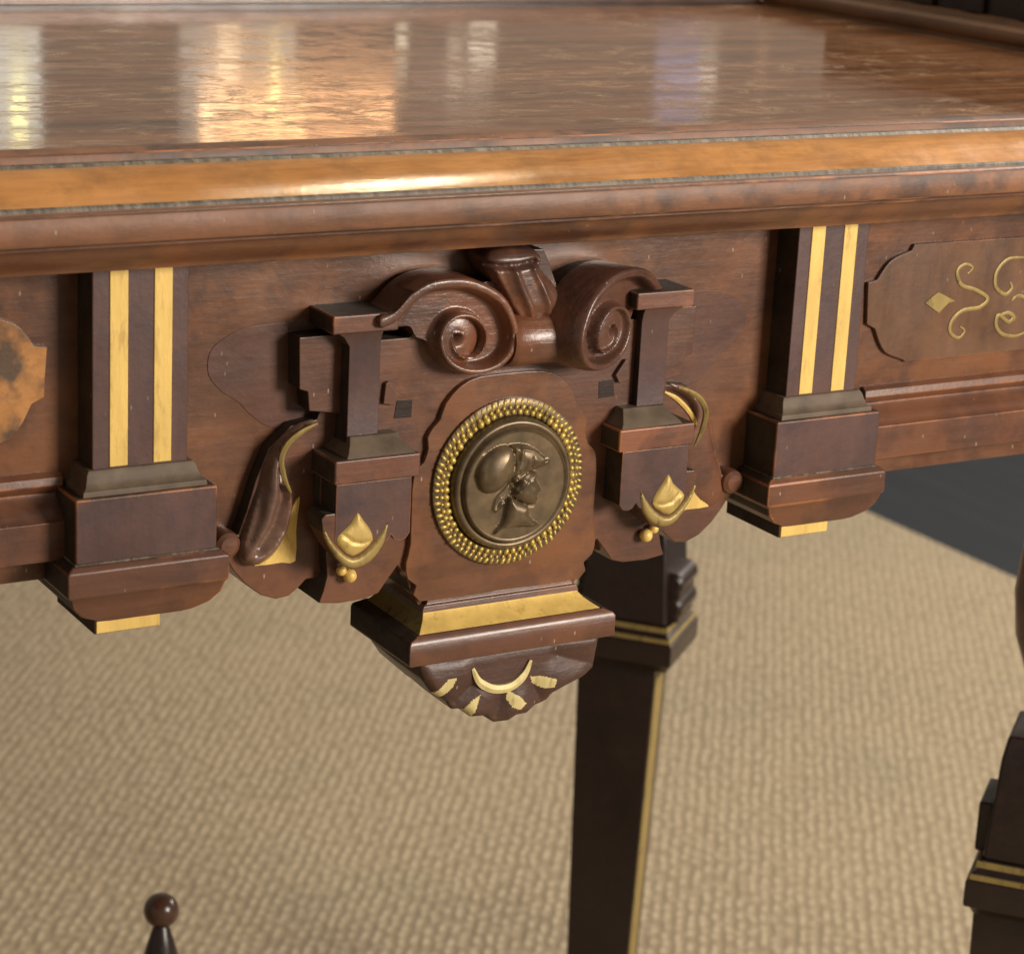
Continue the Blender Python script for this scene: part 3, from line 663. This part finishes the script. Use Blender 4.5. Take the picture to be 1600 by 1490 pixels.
HS = [(smooth_line([(-11.0,666.3),(-11.9,669.3),(-11.1,673.4),(-8.3,677.3),(-4.0,680.0),(-0.2,681.1),(3.4,680.7),(5.7,677.7),(6.3,673.9),(6.1,670.1),(4.2,667.1),(1.4,663.6),(-2.1,661.6),(-6.3,661.5),(-9.6,663.5)], 3), 5.2, 9),
      (smooth_line([(3.7,680.9),(7.0,681.2),(11.2,680.5),(15.6,678.5),(18.7,676.0),(21.3,673.4),(19.9,671.7),(16.0,670.5),(12.5,669.2),(9.6,667.1),(7.0,664.9),(5.2,665.4),(4.3,669.8),(5.9,674.5),(5.0,678.3)], 3), 3.8, 5),
      (smooth_line([(8.4,667.2),(13.1,669.1),(16.5,668.6),(17.3,667.5),(17.1,666.3),(16.7,665.1),(17.7,663.8),(18.9,661.4),(19.6,660.0),(18.5,659.5),(18.1,659.1),(18.6,658.1),(17.9,657.5),(18.3,656.5),(17.6,655.9),(17.3,654.5),(15.2,653.7),(12.1,654.4),(9.6,655.9),(7.4,657.5),(6.0,660.4),(7.0,664.1)], 2), 4.4, 5),
      (smooth_line([(4.0,659.0),(8.4,656.9),(13.0,655.0),(14.0,653.8),(14.1,651.9),(14.7,649.6),(16.5,647.2),(20.3,644.7),(15.8,644.6),(9.0,645.3),(4.2,645.2),(0.6,644.3),(-1.9,642.7),(-1.5,645.0),(0.8,647.1),(2.4,650.5),(2.9,654.8)], 2), 4.0, 4.2)]
HT = [(smooth_line([(7.2,666.8),(4.4,663.6),(1.5,660.9),(-1.3,658.2),(-2.4,654.0)], 3, False), 1.3, 0.7, 1.8),
      (smooth_line([(9.7,666.0),(7.2,661.9),(4.0,658.7),(1.2,656.3),(-1.5,653.2)], 3, False), 1.2, 0.6, 1.6),
      (smooth_line([(11.5,665.2),(9.6,662.5),(7.3,660.3),(4.7,657.8),(1.2,655.2)], 3, False), 1.0, 0.6, 1.2),
      (smooth_line([(22.4,672.2),(18.4,671.0),(14.8,670.2),(11.3,668.4),(8.7,666.6)], 3, False), 0.9, 1.0, 2.0),
      (smooth_line([(5.7,680.5),(5.9,676.6),(6.7,672.8),(5.3,669.4),(3.6,666.1)], 3, False), 0.6, 0.7, 1.2),
      (smooth_line([(8.8,680.1),(8.2,676.4),(7.6,672.1),(6.2,668.0)], 3, False), 0.5, 0.6, 0.9),
      (smooth_line([(8.3,679.5),(12.5,678.6),(16.6,676.6),(20.4,673.4)], 3, False), 0.6, 0.6, 1.0),
      (smooth_line([(13.9,665.3),(16.7,664.6)], 3, False), 0.5, 0.6, 0.9),
      (smooth_line([(17.3,663.8),(19.1,660.3)], 3, False), 0.5, 0.7, 0.8),
      (smooth_line([(17.2,657.0),(18.4,656.8)], 3, False), 0.4, 0.4, 0.5),
      (smooth_line([(4.2,667.1),(5.6,663.7),(7.2,661.4)], 3, False), 0.8, 0.8, 1.2),
      (smooth_line([(-8.3,677.0),(-9.8,673.4),(-9.9,669.1)], 3, False), 1.3, 1.3, 0.6),
      (smooth_line([(11.2,655.5),(14.0,654.4),(16.4,654.6)], 3, False), 0.6, 0.6, 0.6),
      (smooth_line([(2.6,646.1),(9.0,646.5),(17.6,645.0)], 3, False), 0.7, 0.7, 0.6)]
HC = [([(14.9,663.7),(17.2,663.1)], 0.45, 0.45, 0.9),
      ([(9.0,656.8),(12.7,654.5),(16.7,653.8)], 0.6, 0.6, 1.0),
      ([(16.5,658.3),(18.1,658.1)], 0.3, 0.3, 0.6),
      ([(7.6,670.0),(6.6,666.8)], 0.5, 0.5, 0.8),
      ([(11.0,674.0),(10.0,669.7)], 0.5, 0.5, 0.5),
      ([(13.9,675.3),(13.6,671.0)], 0.5, 0.5, 0.5),
      ([(5.5,665.1),(3.9,661.7),(1.0,659.3)], 0.4, 0.4, 0.9),
      ([(8.3,663.4),(5.5,659.9),(2.0,657.0)], 0.4, 0.4, 0.9)]
circ = [(MC[0]+23.2*math.cos(2*math.pi*k/64), MC[2]+23.2*math.sin(2*math.pi*k/64)) for k in range(64)]
def head_field(Q):
    h = np.zeros(len(Q))
    for p_, H_, R_ in HS: h = np.maximum(h, cushion(Q, p_, H_, R_))
    for p_, a_, b_, H_ in HT: h = h+stroke(Q, p_, a_*.85, b_*.85, H_*.6)
    for p_, a_, b_, H_ in HC: h = h-stroke(Q, p_, a_, b_, H_)
    return h
carve('helmeted_head', circ, fy-.05, head_field, ['bronze'], med, .42, 0, None, 80)

# ---------------------------------------------------------------- pendant under the medallion
pe = holder('pendant', None)
cx = AX
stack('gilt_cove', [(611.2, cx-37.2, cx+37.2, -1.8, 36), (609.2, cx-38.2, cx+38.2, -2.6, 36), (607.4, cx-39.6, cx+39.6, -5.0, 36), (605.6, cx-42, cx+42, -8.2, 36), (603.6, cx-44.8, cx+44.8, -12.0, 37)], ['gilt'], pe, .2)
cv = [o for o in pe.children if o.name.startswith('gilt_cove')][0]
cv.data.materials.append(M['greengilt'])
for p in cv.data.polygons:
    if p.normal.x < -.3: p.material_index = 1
stack('neck_block', [(609.8, cx-38.5, cx+38.5, -2.4, 35), (612.4, cx-37.6, cx+37.6, -2.0, 35), (613, cx-36, cx+36, -1.2, 35), (616, cx-34.5, cx+34.5, -.6, 35), (624, cx-36, cx+36, -.4, 35)], ['mahogany'], pe, .3)
stack('fascia', [(604.0, cx-45.2, cx+45.2, -12.2, 38), (603.2, cx-46.8, cx+46.8, -13.2, 39), (602.2, cx-49.6, cx+49.6, -14.0, 40), (600.9, cx-50.4, cx+50.4, -14.8, 40), (592.3, cx-50.4, cx+50.4, -14.8, 40), (591.3, cx-49.5, cx+49.5, -14.2, 40)], ['mahogany', 'worn'], pe, .5)
shell = [(-40.1,590.9),(-38.4,584.4),(-33.8,577.4),(-26.9,572.3),(-24.3,568.4),(-19.6,567.7),(-15.7,563.5),(-9.5,562.8),(-4.6,559.1),(1.7,558.7),(5.7,560.7),(10.5,560.8),(14.1,563.7),(19.2,565.0),(22.2,568.0),(27.5,570.2),(31.0,571.4),(36.7,573.5),(41.0,577.0),(42.9,583.8),(42.6,587.4),(-40.4,590.9)]
sc = sum(p[0] for p in shell[:-2])/len(shell[:-2])
bm = bmesh.new()
xs0, xs1 = min(p[0] for p in shell), max(p[0] for p in shell)
shp = [(cx+(x-(xs0+xs1)/2)*(89/(xs1-xs0)), min(z, 593) if i < len(shell)-3 else 593) for i, (x, z) in enumerate(shell)]
layers = [(-7.0, .80), (-10.5, .93), (-12.0, 1.0), (-11.0, 1.02), (10, 1.0), (38, .9)]
rings = []
zmax = 593
for y, s in [(-10.5, 1.0), (12, 1.0), (38, .97)]:
    rings.append([bm.verts.new((cx+(x-cx)*s, y, zmax-(zmax-z)*s)) for x, z in shp])
for a, b in zip(rings, rings[1:]):
    for i in range(len(shp)): bm.faces.new((a[i], a[(i+1) % len(shp)], b[(i+1) % len(shp)], b[i]))
bm.faces.new(rings[0]); bm.faces.new(rings[-1][::-1])
sh = finish('fluted_shell', bm, ['dark', 'worn'], pe, .5)
def flute(x, z):
    th = math.atan2(max(0.0, 594-z), x-cx); rr = math.hypot(x-cx, z-594)
    k = min(1, max(0, (rr-19)/6))
    return 2.4*abs(math.cos(th*4.5))*k-1.2*k
shell_o = relief('shell_face', shp, -10.4, 2.6, 5, ['shell'], pe, .62, .2, flute)
PY = -13.2
line_relief('gilt_crescent', [(-11.6,586.5),(-8.2,580.0),(-1.1,575.7),(7.4,575.5),(13.8,579.8),(16.9,586.0)], PY-.5, 4.2, ['palegilt'], pe, 6, 1.2)
# worn gilding brushed on the lobes of the shell
petals = [[(-32.6,573.5),(-26.0,575.4),(-21.2,579.2),(-19.0,583.7),(-23.3,583.5),(-28.0,579.1)], [(-16.8,564.7),(-10.6,563.1),(-9.0,568.6),(-7.4,573.9),(-11.6,571.4)], [(6.4,573.5),(11.6,570.6),(15.7,566.5),(12.6,564.0),(8.7,565.8),(6.0,569.7)], [(17.5,578.2),(24.0,577.5),(30.2,575.4),(29.5,571.7),(23.7,572.0),(19.0,574.7)]]
shell_o.data.materials.append(M['palegilt'])
for p in shell_o.data.polygons:
    c = p.center+RL
    q = np.array([[c.x*1000, c.z*1000]])
    if any(in_poly(q, pt)[0] for pt in petals): p.material_index = 1
# ---------------------------------------------------------------- canted legs
def leg(cxm, cym, th, rolls=True):
    g = holder('leg', None)
    R3 = Matrix.Rotation(rad(th), 4, 'Z')
    def place(o):
        # built about the origin in mm, then turned and moved to its corner of the table
        me = o.data
        me.transform(Matrix.Translation(RL)); me.transform(R3); me.transform(Matrix.Translation(Vector((cxm/1000, cym/1000, 0))-RL)); return o
    def lbox(n, x0, x1, y0, y1, z0, z1, mats, bev=1.0): return place(box(n, x0, x1, y0, y1, z0, z1, mats, g, bev))
    def lst(n, lv, mats, bev=.6): return place(stack(n, [(z, -a, a, -b, b) for z, a, b in lv], mats, g, bev))
    place(stack('shaft', [(0, -26.5, 12.5, -14, 14), (30, -27.5, 13.5, -14, 14), (350, -34, 22.5, -15.5, 15.5), (356, -34, 23, -16, 16)], ['ebonised'], g, .6))
    for s in (-1, 1): lbox('gilt_line', s*25.2-3.4 if s < 0 else 28.6-2.5, s*25.2+3.4-4.4 if s < 0 else 29.3, -6, 2, 40, 345, ['oldgilt'], .2) if False else None
    bm = bmesh.new()
    # gilt line up the outer side of the shaft
    lo, hi = (40, 13.8), (346, 22.5)
    vs = [(lo[1]-1, -12, lo[0]), (lo[1]+.5, -12, lo[0]), (hi[1]+.5, -13, hi[0]), (hi[1]-1, -13, hi[0])]
    a = [bm.verts.new(v) for v in vs]; b = [bm.verts.new((x, 6, z)) for x, y, z in vs]
    bm.faces.new(a); bm.faces.new(b[::-1])
    for i in range(4): bm.faces.new((a[i], b[i], b[(i+1) % 4], a[(i+1) % 4]))
    place(finish('gilt_line', bm, ['oldgilt'], g, 0))
    lst('collar', [(354, 29, 20), (357, 33, 26), (362, 35, 30), (364, 37.5, 34), (366, 38, 35), (379, 38, 35), (380, 37, 34)], ['ebonised'])
    lst('necking', [(380, 35.5, 33), (384, 35, 32), (385, 33, 30.5), (390.5, 32.4, 29.6), (391, 31.5, 29)], ['ebonised'], .4)
    lst('gilt_line', [(380.2, 36.4, 34), (383.0, 36.0, 33.6)], ['oldgilt'], .3)
    lst('gilt_line', [(386.8, 33.9, 31.2), (390.2, 33.4, 30.6)], ['oldgilt'], .3)
    lst('block', [(391, 31, 29), (450, 27, 26), (462, 25, 22)], ['ebonised'], 2)
    for s in (-1, 1):
        lbox('ear', s*33-4, s*33+4, -19, 19, 391, 420, ['ebonised'], 1.5)
        for (z, r) in ((402, 8.5), (419, 8.0)) if rolls else ():
            o = lathe('ear_roll', [(r*.7, -20), (r, -18), (r, 18), (r*.7, 20)], (0, 0, 0), ['ebonised'], g, 'x', 20)
            # axis x -> y
            o.data.transform(Matrix.Translation(RL)); o.data.transform(Matrix.Rotation(rad(90), 4, 'Z')); o.data.transform(Matrix.Translation(Vector((s*.031, 0, z/1000))-RL)); place(o)
    o = lathe('turned_urn', [(10, 460), (14, 466), (12, 472), (14, 480), (23, 495), (30, 515), (33, 540), (31, 565), (26, 590), (22, 605), (26, 612), (26, 640)], (0, 0, 0), ['mahogany'], g, 'z', 40)
    place(o)
    return g
CB = (409.5, 486.8)
leg(CB[0], CB[1], -50)
leg(404, 60, -50, False)
leg(2*AX-CB[0], CB[1], 50)
leg(2*AX-404, 60, 50, False)
# ---------------------------------------------------------------- stretcher and its finial
st = box('stretcher', -330, 345, 350, 378, 120, 150, ['ebonised'], ROOT, 3)
fi = holder('stretcher_finial', None)
bm = bmesh.new(); bmesh.ops.create_uvsphere(bm, u_segments=32, v_segments=20, radius=10.4)
FX, FYY, FZZ = 7.7, 368.0, 296.5
bmesh.ops.translate(bm, vec=(FX, FYY, FZZ), verts=bm.verts)
finish('ball', bm, ['fin'], fi)
lathe('cone', [(3.4, -8), (4.6, -9.5), (9, -24), (14, -44), (19, -70), (21, -90), (24, -100), (24, -145)], (FX, FYY, FZZ), ['fin2'], fi, 'z', 40)
